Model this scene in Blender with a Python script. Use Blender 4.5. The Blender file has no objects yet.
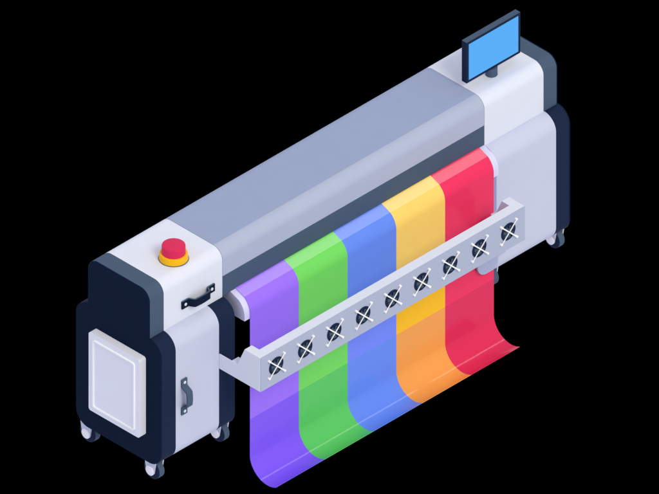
import bpy, bmesh, math
from math import sin, cos, pi, radians, sqrt
from mathutils import Vector, Matrix

# Drawing units: u = along the machine, v = depth (front is +v), z = up.  Blender X = v, Y = u, Z = z.
S = 0.006
scene = bpy.context.scene
COL = scene.collection
WORLD_LOC = {}

# measured light level on faces that look up / forward / to the left
E_TOP, E_FRONT, E_SIDE = 1.06, 1.0, 0.74

def lin(h):
    out = []
    for i in (0, 2, 4):
        c = int(h[i:i + 2], 16) / 255
        out.append(c / 12.92 if c <= .04045 else ((c + .055) / 1.055) ** 2.4)
    return out

def mat(name, hexcol, level=1.0, rough=.55, spec=.08, var=.012, rvar=.03, emit=0.0):
    m = bpy.data.materials.new(name)
    m.use_nodes = True
    nt = m.node_tree
    b = nt.nodes['Principled BSDF']
    rgb = [min(.96, c / level) for c in lin(hexcol)]
    tc = nt.nodes.new('ShaderNodeTexCoord')
    nz = nt.nodes.new('ShaderNodeTexNoise')
    nz.inputs['Scale'].default_value = 9
    nz.inputs['Detail'].default_value = 5
    nt.links.new(tc.outputs['Object'], nz.inputs['Vector'])
    rp = nt.nodes.new('ShaderNodeValToRGB')
    rp.color_ramp.elements[0].position = .3
    rp.color_ramp.elements[1].position = .7
    rp.color_ramp.elements[0].color = [c * (1 - var) for c in rgb] + [1]
    rp.color_ramp.elements[1].color = [min(.97, c * (1 + var)) for c in rgb] + [1]
    nt.links.new(nz.outputs['Fac'], rp.inputs['Fac'])
    nt.links.new(rp.outputs['Color'], b.inputs['Base Color'])
    mr = nt.nodes.new('ShaderNodeMapRange')
    mr.inputs['To Min'].default_value = rough - rvar
    mr.inputs['To Max'].default_value = rough + rvar
    nt.links.new(nz.outputs['Fac'], mr.inputs['Value'])
    nt.links.new(mr.outputs['Result'], b.inputs['Roughness'])
    b.inputs['Specular IOR Level'].default_value = spec
    if emit:
        b.inputs['Emission Color'].default_value = lin(hexcol) + [1]
        b.inputs['Emission Strength'].default_value = emit
        rp.color_ramp.elements[0].color = rp.color_ramp.elements[1].color = (.02, .02, .02, 1)
    return m

M = {
    'shell':   mat('white_enamel', 'DFE3F1', E_FRONT),
    'cabinet': mat('pale_grey_enamel', 'C6CBE2', E_FRONT),
    'cover':   mat('blue_grey_lid', '9DA9C9', E_TOP),
    'coverf':  mat('light_blue_grey', 'AEB6CE', E_FRONT),
    'slate':   mat('slate_plastic', '4B5C73', E_FRONT, spec=.03),
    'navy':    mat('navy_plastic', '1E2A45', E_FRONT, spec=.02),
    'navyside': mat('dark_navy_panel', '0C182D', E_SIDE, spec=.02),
    'navytop': mat('dark_navy_gloss', '121E33', E_FRONT, spec=.03),
    'toplit': mat('slate_lit_top', '4B5C73', E_TOP, spec=.03),  # lighter tone of faces lit from above, put into the colour
    'platen':  mat('lavender_guide', 'D9D8F8', E_FRONT, rough=.4),
    'doorwhite': mat('door_enamel', 'E8EAF9', E_FRONT),
    'sideshade': mat('shaded_side', 'A9B2CF', E_SIDE),
    'bracket': mat('bracket_blue_grey', 'A9B2D0', E_FRONT),
    'white':   mat('white_trim', 'FFFFFF', 1.0, rough=.4),
    'hub':     mat('pale_hub', 'DAD8FF', .8),
    'red':     mat('red_button', 'E0315E', E_TOP, rough=.45),
    'yellow':  mat('yellow_collar', 'FFBC1E', E_FRONT, rough=.45),
    'screen':  mat('lit_screen', '56B2FF', emit=.92, spec=.0),
    'paperback': mat('paper_back', 'E8E8F2', 1.0),
    'rotor':   mat('grey_rotor', '46566C', E_FRONT, spec=.08),
}

def smooth(me, ang=28):
    for p in me.polygons:
        p.use_smooth = True
    me.set_sharp_from_angle(angle=radians(ang))

def build(name, bm, mats, parent=None, bevel=0.0, ang=28, label=None):
    """link a bmesh (drawing units u,v,z already turned into X=v,Y=u,Z=z) as one object"""
    bmesh.ops.recalc_face_normals(bm, faces=bm.faces[:]) if bevel >= 0 else None
    lo = Vector([min(v.co[i] for v in bm.verts) for i in range(3)])
    hi = Vector([max(v.co[i] for v in bm.verts) for i in range(3)])
    c = (lo + hi) / 2
    for v in bm.verts:
        v.co = (v.co - c) * S
    me = bpy.data.meshes.new(name)
    bm.to_mesh(me)
    bm.free()
    if not isinstance(mats, (list, tuple)):
        mats = [mats]
    for m in mats:
        me.materials.append(M[m] if isinstance(m, str) else m)
    smooth(me, ang)
    o = bpy.data.objects.new(name, me)
    COL.objects.link(o)
    w = c * S
    WORLD_LOC[o.name] = w
    if parent:
        o.parent = parent
        o.location = w - WORLD_LOC[parent.name]
    else:
        o.location = w
    if bevel > 0:
        b = o.modifiers.new('edge', 'BEVEL')
        b.width = bevel * S
        b.segments = 2
        b.limit_method = 'ANGLE'
        b.angle_limit = radians(40)
        b.harden_normals = True
    if label:
        o['label'] = label
    return o

def P(u, v, z):
    return Vector((v, u, z))

def rrect(a0, a1, b0, b1, r, n=10):
    """rounded rectangle in a 2-D plane; r = radii (a0b0, a1b0, a1b1, a0b1)"""
    if not isinstance(r, (list, tuple)):
        r = (r,) * 4
    pts = []
    for (ca, cb, sa, sb, t0, rr) in ((a0, b0, 1, 1, 180, r[0]), (a1, b0, -1, 1, 270, r[1]),
                                     (a1, b1, -1, -1, 0, r[2]), (a0, b1, 1, -1, 90, r[3])):
        if rr <= 0:
            pts.append((ca, cb))
            continue
        for k in range(n + 1):
            t = radians(t0 + 90 * k / n)
            pts.append((ca + sa * rr + rr * cos(t), cb + sb * rr + rr * sin(t)))
    return pts

def prism_u(bm, prof, u0, u1, mi=0):
    """profile of (v,z) swept along u"""
    a = [bm.verts.new(P(u0, v, z)) for v, z in prof]
    b = [bm.verts.new(P(u1, v, z)) for v, z in prof]
    fs = [bm.faces.new(a), bm.faces.new(b[::-1])]
    n = len(prof)
    for i in range(n):
        fs.append(bm.faces.new((a[i], b[i], b[(i + 1) % n], a[(i + 1) % n])))
    for f in fs:
        f.material_index = mi
    return fs

def prism_v(bm, prof, v0, v1, mi=0):
    """profile of (u,z) swept along v"""
    a = [bm.verts.new(P(u, v0, z)) for u, z in prof]
    b = [bm.verts.new(P(u, v1, z)) for u, z in prof]
    fs = [bm.faces.new(a), bm.faces.new(b[::-1])]
    n = len(prof)
    for i in range(n):
        fs.append(bm.faces.new((a[i], b[i], b[(i + 1) % n], a[(i + 1) % n])))
    for f in fs:
        f.material_index = mi
    return fs

def box(bm, u0, u1, v0, v1, z0, z1, mi=0):
    return prism_u(bm, [(v0, z0), (v1, z0), (v1, z1), (v0, z1)], u0, u1, mi)

def lathe_z(bm, cu, cv, prof, n=48, mi=0):
    """prof = [(r,z)...] bottom to top, closed with caps"""
    rings = []
    for r, z in prof:
        rings.append([bm.verts.new(P(cu + r * cos(2 * pi * k / n), cv + r * sin(2 * pi * k / n), z)) for k in range(n)])
    for a, b in zip(rings, rings[1:]):
        for k in range(n):
            bm.faces.new((a[k], a[(k + 1) % n], b[(k + 1) % n], b[k])).material_index = mi
    bm.faces.new(rings[0]).material_index = mi
    bm.faces.new(rings[-1][::-1]).material_index = mi

def lathe_u(bm, cv, cz, prof, n=40, mi=0):
    rings = []
    for r, u in prof:
        rings.append([bm.verts.new(P(u, cv + r * cos(2 * pi * k / n), cz + r * sin(2 * pi * k / n))) for k in range(n)])
    for a, b in zip(rings, rings[1:]):
        for k in range(n):
            bm.faces.new((a[k], a[(k + 1) % n], b[(k + 1) % n], b[k])).material_index = mi
    bm.faces.new(rings[0]).material_index = mi
    bm.faces.new(rings[-1][::-1]).material_index = mi

def lathe_v(bm, cu, cz, prof, n=40, mi=0):
    rings = []
    for r, v in prof:
        rings.append([bm.verts.new(P(cu + r * cos(2 * pi * k / n), v, cz + r * sin(2 * pi * k / n))) for k in range(n)])
    for a, b in zip(rings, rings[1:]):
        for k in range(n):
            bm.faces.new((a[k], a[(k + 1) % n], b[(k + 1) % n], b[k])).material_index = mi
    bm.faces.new(rings[0]).material_index = mi
    bm.faces.new(rings[-1][::-1]).material_index = mi

# ------------------------------------------------------------------ dimensions
V0, V1, H = 0.0, 98.1, 123.6          # cabinets: depth and height
HV0, HV1, HT = 13.9, 84.4, 170.3      # hood: depth range and top
L_A, L_B, L_C = 17.1, 67.0, 85.3      # left cabinet: frame | body | frame
R_A, R_B, R_C = 387.5, 456.2, 472.4   # right cabinet: body | frame
CR, HR = 14.0, 10.5                   # corner radii

printer = bpy.data.objects.new('wide_format_printer', None)
COL.objects.link(printer)
base = P(236, 49, -19.5) * S
printer.location = base
WORLD_LOC[printer.name] = base
printer.empty_display_size = .2
printer['label'] = 'long grey wide-format printer on casters with navy end panels, blue screen and row of fans'
printer['category'] = 'printer'

cab_prof = rrect(V0, V1, 0, H, CR, 14)
hood_prof = rrect(HV0, HV1, 123.0, HT, (0, 0, HR, HR), 14)

# ---- cabinets
bm = bmesh.new(); prism_u(bm, cab_prof, L_A, L_B)
cabl = build('cabinet', bm, 'cabinet', printer)
bm = bmesh.new(); prism_u(bm, cab_prof, 1.2, L_A)
build('end_frame', bm, 'navy', cabl)
bm = bmesh.new(); prism_u(bm, cab_prof, 0, 1.2)
build('shaded_end_face', bm, 'navyside', cabl)  # side face of the end frame, shade put into a darker navy
bm = bmesh.new(); prism_u(bm, cab_prof, L_B, L_C)
build('end_frame', bm, 'navy', cabl)

bm = bmesh.new()
prism_u(bm, cab_prof, R_A, R_B)
for f in bm.faces:                      # the face towards the paper has its side shade put into the colour
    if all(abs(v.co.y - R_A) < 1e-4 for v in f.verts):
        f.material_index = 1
cabr = build('cabinet', bm, ['cabinet', 'sideshade'], printer)
bm = bmesh.new(); prism_u(bm, cab_prof, R_B, R_C - 1.2)
build('end_frame', bm, 'navy', cabr)
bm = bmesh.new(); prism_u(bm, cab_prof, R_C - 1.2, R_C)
build('shaded_end_face', bm, 'navyside', cabr)  # same painted side shade on the right end

# ---- hood housings
def housing(u0, u1, slate, out):
    bm = bmesh.new(); prism_u(bm, hood_prof, u0, u1)
    h = build('hood_housing', bm, 'shell', printer)
    bm = bmesh.new(); prism_u(bm, hood_prof, *slate)
    build('end_cap', bm, 'slate', h)
    bm = bmesh.new(); prism_u(bm, hood_prof, *out)
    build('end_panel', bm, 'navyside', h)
housing(16.9, 84.5, (1.0, 16.9), (0, 1.0))
housing(387.3, 455.4, (455.4, 470.4), (470.4, 471.4))

# ---- middle hood: lid (top + back), rounded front cover, slate band
split = HV1 - 9.2
arc = [(HV1 - HR + HR * sin(radians(a)), HT - HR + HR * cos(radians(a))) for a in range(0, 91, 6)]
bm = bmesh.new()
lid = [(HV0, 123.4)] + [(HV0 + HR - HR * cos(radians(a)), HT - HR + HR * sin(radians(a))) for a in range(0, 91, 6)] + \
      [(HV1 - HR, HT), (HV1 - HR, 123.4)]
prism_u(bm, lid, 84.9, 386.9)
build('top_cover', bm, 'cover', printer)
bm = bmesh.new()
prism_u(bm, [(HV1 - HR, 144.1)] + arc + [(HV1, 144.1)], 84.9, 386.9)
fc = build('front_cover', bm, 'coverf', printer)
bm = bmesh.new()
prism_u(bm, [(HV1 - HR, 123.9), (HV1 - .3, 123.9), (HV1 - .3, 144.1), (HV1 - HR, 144.1)], 84.5, 387.3)
build('front_band', bm, 'slate', printer)

# ---- curved paper guide under the hood
PC, PR = (84.4, 107.3), 16.9
bm = bmesh.new()
gk = (PR - .7) / PR                    # same curve as the sheet, a little below it
sheet_top = [(84.4, 124.9), (94.35, 120.95)] + [(PC[0] + PR * sin(radians(a)), PC[1] + PR * cos(radians(a)))
                                                 for a in range(39, 91, 3)]
prof = [(62, 102.4), (62, PC[1] + 16.95 * gk)] + \
       [(PC[0] + (v - PC[0]) * gk, PC[1] + (z - PC[1]) * gk) for v, z in sheet_top] + [(PC[0] + PR * gk, 102.4)]
prism_u(bm, prof, 94.0, 387.3)
for f in bm.faces:
    if all(abs(v.co.y - 94.0) < 1e-4 for v in f.verts):
        f.material_index = 1
build('paper_guide', bm, ['platen', 'platen'], printer)
bm = bmesh.new(); box(bm, 85.3, 94.0, 64, 74, 106, 118)
build('guide_bracket', bm, 'slate', printer)

# ---- door on the left end panel
DV0, DV1, DZ0, DZ1, DD = 21.9, 80.8, 25.9, 103.9, 7.4
bm = bmesh.new(); prism_u(bm, rrect(DV0, DV1, DZ0, DZ1, 2.4, 5), -DD, 0)
door = build('door', bm, 'doorwhite', printer, bevel=.15)
bm = bmesh.new()
o_ = rrect(DV0 + 5.2, DV1 - 5.2, DZ0 + 5.2, DZ1 - 5.2, 2.6, 5)
i_ = rrect(DV0 + 6.6, DV1 - 6.6, DZ0 + 6.6, DZ1 - 6.6, 1.6, 5)
ua, ub = -DD, -DD - 1.1
ring = {}
for key, pr, uu in (('oa', o_, ua), ('ob', o_, ub), ('ia', i_, ua), ('ib', i_, ub)):
    ring[key] = [bm.verts.new(P(uu, v, z)) for v, z in pr]
n = len(o_)
for k in range(n):
    j = (k + 1) % n
    for a, b in (('oa', 'ob'), ('ob', 'ib'), ('ib', 'ia'), ('ia', 'oa')):
        bm.faces.new((ring[a][k], ring[a][j], ring[b][j], ring[b][k]))
build('trim_bead', bm, 'white', door)

# ---- emergency stop button
cu, cv = 48.3, 64.4
bm = bmesh.new()
lathe_z(bm, cu, cv, [(12.1, HT), (12.1, HT + .8), (11.6, HT + 5.6), (11.1, HT + 6.0)])
btn = build('emergency_button', bm, 'yellow', printer)
bm = bmesh.new()
lathe_z(bm, cu, cv, [(9.85, HT + 6.0), (9.85, HT + 12.8), (9.6, HT + 13.5), (9.0, HT + 13.8)])
build('button_cap', bm, 'red', btn)
bm = bmesh.new()
lathe_z(bm, cu, cv, [(12.6, HT), (12.6, HT + .4)])
build('shadow_ring', bm, 'slate', btn)  # dark ring standing in for the shadow round the collar's foot

# ---- strap handles
def ribbon(bm, path, w, th, plane, mats=(0, 1)):
    """path = [(s, out)...]; s along the strap, out = distance from the surface; w = strap width
    plane(s, out, across) -> point"""
    pts = [Vector(p) for p in path]
    nrm = []
    for i in range(len(pts)):
        a = pts[max(0, i - 1)]; b = pts[min(len(pts) - 1, i + 1)]
        t = (b - a).normalized()
        nrm.append(Vector((-t.y, t.x)))
    rows = []
    for p, q in zip(pts, nrm):
        lo, hi = p - q * th / 2, p + q * th / 2
        rows.append([bm.verts.new(plane(lo.x, lo.y, -w / 2)), bm.verts.new(plane(lo.x, lo.y, w / 2)),
                     bm.verts.new(plane(hi.x, hi.y, w / 2)), bm.verts.new(plane(hi.x, hi.y, -w / 2))])
    for a, b in zip(rows, rows[1:]):
        for k in range(4):
            j = (k + 1) % 4
            f = bm.faces.new((a[k], a[j], b[j], b[k]))
            f.material_index = mats[1] if k in (1,) else mats[0]
    bm.faces.new(rows[0]).material_index = mats[0]
    bm.faces.new(rows[-1][::-1]).material_index = mats[0]

def strap_path(h, foot, out, rise):
    """half-length h, flat feet of length foot, arch height out"""
    pts = [(-h, .8), (-h + foot, .8)]
    n = 8
    for k in range(1, n + 1):
        t = k / n
        pts.append((-h + foot + rise * t, .8 + out * (3 * t * t - 2 * t ** 3)))
    m = 6
    a, b = -h + foot + rise, h - foot - rise
    for k in range(1, m):
        pts.append((a + (b - a) * k / m, .8 + out + .5 * sin(pi * k / m)))
    return pts + [(-s, o) for s, o in pts[:2 + n][::-1]]

def handle(front, cu, cz, horizontal, h, foot, out, rise, w, mats, hole=1.4):
    if horizontal:
        pl = lambda s, o, a: P(cu + s, front + o, cz + a)
    else:
        pl = lambda s, o, a: P(cu + a, front + o, cz + s)
    bm = bmesh.new()
    ribbon(bm, strap_path(h, foot, out, rise), w, 1.5, pl, (0, 1))
    hd = build('handle', bm, mats, printer, bevel=.3, ang=40)
    for sgn in (-1, 1):
        p = pl(sgn * (h - foot / 2), 0, 0)
        bm = bmesh.new()
        lathe_v(bm, p.y, p.z, [(hole, front + 1.3), (hole, front + 1.9), (hole * .7, front + 2.2)], 20)
        build('screw', bm, 'shell', hd)
handle(HV1, 55.8, 139.0, True, 18.8, 7.2, 5.0, 3.6, 7.4, ['navytop', 'toplit'])
handle(V1, 26.0, 60.7, False, 17.6, 6.6, 6.0, 4.8, 6.4, ['slate', 'slate'])

# ---- monitor
MU0, MU1, MZ0, MZ1, MV0, MV1 = 384.5, 446.6, 178.0, 218.7, 60.8, 66.6
bm = bmesh.new(); box(bm, MU0, MU1, MV0, MV1, MZ0, MZ1)
for f in bm.faces:
    if all(abs(v.co.z - MZ1) < 1e-4 for v in f.verts):
        f.material_index = 1  # lit top face painted lighter than the case
mon = build('monitor', bm, ['navy', 'toplit'], printer, bevel=.25)
bm = bmesh.new(); box(bm, MU0 + 2.5, MU1 - 2.6, MV1 - .5, MV1 + .12, MZ0 + 2.6, MZ1 - 2.6)
build('screen', bm, 'screen', mon)
bm = bmesh.new(); lathe_z(bm, 416, 63.7, [(5.06, HT), (5.06, MZ0 + .0)])
build('stand', bm, 'slate', mon)

# ---- fan bar
BU0, BU1, BV0, BV1, BZ0, BZ1 = 67.1, 372.4, 136.2, 146.0, 67.7, 101.3
AT = 8.4
bm = bmesh.new()
box(bm, BU0 + AT, BU1 - AT, BV0, BV1 - .8, BZ0, BZ1)
bar = build('fan_bar', bm, 'shell', printer)
bm = bmesh.new()
box(bm, BU0 + .5, BU1, BV1 - .8, BV1, BZ0, BZ1 - .3)
build('front_panel', bm, 'coverf', bar)
vb = BV1 - 18.4
bm = bmesh.new()      # left arm: thin flange at the cabinet, thick from there to the bar
e = BV1 - .8
prism_u(bm, [(V1, BZ0), (e, BZ0), (e, BZ1), (vb, BZ1), (vb - 8.4, BZ0 + 14.3), (V1, BZ0 + 14.3)], BU0, BU0 + .9)
prism_u(bm, [(112, BZ0), (e, BZ0), (e, BZ1), (vb, BZ1), (vb - 8.4, BZ0 + 14.3), (112, BZ0 + 14.3)], BU0 + .9, BU0 + AT)
build('arm', bm, 'shell', bar)
bm = bmesh.new()
prism_u(bm, [(105.2, 56), (118, 56), (124, BZ0), (e, BZ0), (e, BZ1), (vb, BZ1), (vb - 8.4, BZ0 + 14.3), (115, BZ0 + 14.3), (115, 66), (105.2, 66)], BU1 - AT, BU1)
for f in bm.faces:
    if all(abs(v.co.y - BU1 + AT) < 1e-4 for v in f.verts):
        f.material_index = 1  # inner face coloured in the shaded side tone
build('arm', bm, ['shell', 'sideshade'], bar)
bm = bmesh.new()      # mounting plate in front of the paper edge, tied back to the right cabinet
prism_v(bm, rrect(359, 382.2, 15.2, 66, (10, 6, 1, 1), 10), 103.4, 105.2)
box(bm, 382.2, 391, 98.1, 105.2, 26, 54)
build('mounting_plate', bm, 'bracket', bar)

for k in range(9):
    fu = 85.0 + 33.5 * k
    fz = 85.6
    bm = bmesh.new()
    lathe_v(bm, fu, fz, [(8.2, BV1), (8.2, BV1 + .35), (7.6, BV1 + .5), (6.6, BV1 + .3)], 40, 0)
    lathe_v(bm, fu, fz, [(3.2, BV1 + .2), (3.2, BV1 + .9), (2.4, BV1 + 1.1)], 24, 1)
    for b in range(7):                      # pitched blades
        t = 2 * pi * b / 7 + .3
        q = []
        for rr, dt, dv in ((2.2, -.35, .45), (5.9, -.22, .45), (6.1, .26, .95), (2.3, .35, .95)):
            q.append(bm.verts.new(P(fu + rr * cos(t + dt), BV1 + dv, fz + rr * sin(t + dt))))
        q2 = [bm.verts.new(v.co - Vector((.12, 0, 0))) for v in q]
        bm.faces.new(q).material_index = 1
        bm.faces.new(q2[::-1]).material_index = 1
        for i in range(4):
            j = (i + 1) % 4
            bm.faces.new((q[i], q2[i], q2[j], q[j])).material_index = 1
    build('fan', bm, ['navy', 'rotor'], bar)
    bm = bmesh.new()
    for sg, hw in ((1, .42), (-1, .55)):
        d = Vector((1, sg)).normalized()
        nrm = Vector((-d.y, d.x))
        ln = 12.2
        pr = [(fu + d.x * a + nrm.x * b, fz + d.y * a + nrm.y * b) for a, b in
              ((-ln, -hw), (ln, -hw), (ln, hw), (-ln, hw))]
        off = 0.0 if sg == 1 else .5
        prism_v(bm, pr, BV1 + 1.2 + off, BV1 + 1.7 + off)
        for s2 in (-1, 1):
            lathe_v(bm, fu + d.x * ln * s2, fz + d.y * ln * s2,
                    [(1.05, BV1), (1.05, BV1 + 1.7 + off), (.7, BV1 + 1.9 + off)], 16)
    build('fan_guard', bm, 'white', bar)

# ---- casters
def caster(cu, cv):
    cz, r, w = -10.6, 8.9, 7.0
    bm = bmesh.new()
    lathe_u(bm, cv, cz, [(r - 1.2, cu), (r, cu + .7), (r, cu + w - .7), (r - 1.2, cu + w)], 40, 0)
    for f in bm.faces:
        c = f.calc_center_median()
        if cu + .75 < c.y < cu + w - .75:
            f.material_index = 1
    c0 = build('caster', bm, ['navy', 'slate'], printer)
    bm = bmesh.new()
    for u0, u1 in ((cu - 1.6, cu - .3), (cu + w + .3, cu + w + 1.6)):
        pr = [(cv + 6.4, 0)] + [(cv - 6.4, 0)] + \
             [(cv + 4.6 * cos(radians(t)), cz + 4.6 * sin(radians(t))) for t in range(180, 361, 15)]
        prism_u(bm, pr, u0, u1)
    box(bm, cu - 1.6, cu + w + 1.6, cv - 6.4, cv + 6.4, -.9, .6)
    build('fork', bm, 'cabinet', c0)
    bm = bmesh.new()
    lathe_u(bm, cv, cz, [(4.6, cu - 1.6), (4.6, cu - 2.1), (3.6, cu - 2.5)], 28)
    build('axle_cap', bm, 'hub', c0)
for cu in (5.0, 80.0, 391.0, 467.0):
    for cv in (82.0, 8.0):
        caster(cu, cv)

# ---- the printed banner
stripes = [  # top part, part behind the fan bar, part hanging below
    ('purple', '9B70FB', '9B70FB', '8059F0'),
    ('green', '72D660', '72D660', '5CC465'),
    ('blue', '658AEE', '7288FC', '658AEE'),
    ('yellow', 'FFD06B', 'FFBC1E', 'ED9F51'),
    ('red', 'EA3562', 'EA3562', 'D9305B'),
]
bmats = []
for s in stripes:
    for zone, h in zip(('top_tone', 'middle_tone', 'lower_tone'), s[1:]):  # each stripe changes tone by height
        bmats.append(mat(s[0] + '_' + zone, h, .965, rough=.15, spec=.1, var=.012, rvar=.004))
prof = [(74.0, 124.9)] + sheet_top
for z in (90, 70, 45, 30, 15, 2, -12, -24):
    prof.append((PC[0] + PR, z))
bc, br = (PC[0] + PR + 19.8, -34.0), 19.8
for a in range(180, 303, 4):
    prof.append((bc[0] + br * cos(radians(a)), bc[1] + br * sin(radians(a))))
back = []
for i, p in enumerate(prof):           # the sheet has a thickness
    a, b = Vector(prof[max(0, i - 1)]), Vector(prof[min(len(prof) - 1, i + 1)])
    t = (b - a).normalized()
    back.append((p[0] + t.y * .35, p[1] - t.x * .35))
bm = bmesh.new()
us = [99.8 + 56.27 * k for k in range(6)]
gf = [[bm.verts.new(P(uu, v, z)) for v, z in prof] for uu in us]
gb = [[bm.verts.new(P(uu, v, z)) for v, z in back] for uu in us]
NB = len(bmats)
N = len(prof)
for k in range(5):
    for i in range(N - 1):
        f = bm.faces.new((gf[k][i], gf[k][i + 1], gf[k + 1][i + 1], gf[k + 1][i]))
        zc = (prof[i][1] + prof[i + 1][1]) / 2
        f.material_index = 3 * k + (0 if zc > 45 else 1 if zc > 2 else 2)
        f = bm.faces.new((gb[k][i], gb[k + 1][i], gb[k + 1][i + 1], gb[k][i + 1]))
        f.material_index = NB
    for i in (0, N - 1):
        bm.faces.new((gf[k][i], gf[k + 1][i], gb[k + 1][i], gb[k][i])).material_index = 3 * k + (2 if i else 0)
for k in (0, 5):
    for i in range(N - 1):
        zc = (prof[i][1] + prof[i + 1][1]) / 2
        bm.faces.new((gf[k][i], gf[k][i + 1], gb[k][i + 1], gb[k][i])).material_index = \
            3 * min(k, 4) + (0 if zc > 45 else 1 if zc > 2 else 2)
bmats.append(M['paperback'])
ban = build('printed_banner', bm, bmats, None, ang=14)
ban['label'] = 'glossy banner printed in purple, green, blue, yellow and red stripes hanging from the printer'
ban['category'] = 'banner'

# ------------------------------------------------------------------ light, world, camera
world = bpy.data.worlds.new('World')
scene.world = world
world.use_nodes = True
world.node_tree.nodes['Background'].inputs['Color'].default_value = (0, 0, 0, 1)
world.node_tree.nodes['Background'].inputs['Strength'].default_value = 0

def sun(name, d, strength, angle, colour=(1, 1, 1)):
    l = bpy.data.lights.new(name, 'SUN')
    l.energy = strength
    l.angle = radians(angle)
    l.color = colour
    o = bpy.data.objects.new(name, l)
    COL.objects.link(o)
    dv = Vector(d).normalized()          # direction towards the lamp, X=v Y=u Z=z
    o.rotation_euler = dv.to_track_quat('Z', 'Y').to_euler()
    o.location = dv * 6
    return o
FILL, KEY, GLOSS = 2.29, 1.24, .095
sun('front_fill', (1, -1, 1), FILL, 180, (.94, .965, 1.09))       # two added hemisphere suns, unseen even fill from before and behind the machine
sun('rear_fill', (-1, 1, -1), FILL, 180, (.94, .965, 1.09))
sun('key_lamp', (.70, -.12, .69), KEY, 24, (1.17, 1.09, .79))
sun('gloss_helper', (-.023, .577, .815), GLOSS, 3)  # added unseen lamp, aimed to make the highlight band along the banner's top

cam = bpy.data.cameras.new('camera')
cam.type = 'ORTHO'
cam.ortho_scale = 659 * sqrt(2 / 3) * S
cam.clip_end = 100
co = bpy.data.objects.new('camera', cam)
COL.objects.link(co)
zz = 60.0
s_ = (329.5 - 76.0) / (sqrt(3) / 2)
d_ = 2 * (247.0 - 420.6 + zz)
tgt = P((s_ - d_) / 2, (s_ + d_) / 2, zz) * S
dirv = Vector((1, -1, 1)).normalized()
co.location = tgt + dirv * 8
co.rotation_euler = dirv.to_track_quat('Z', 'Y').to_euler()
scene.camera = co

scene.render.film_transparent = False
scene.view_settings.view_transform = 'Standard'
scene.view_settings.look = 'None'
scene.view_settings.gamma = 1
scene.view_settings.exposure = 0
scene.render.engine = 'CYCLES'
scene.cycles.use_denoising = True
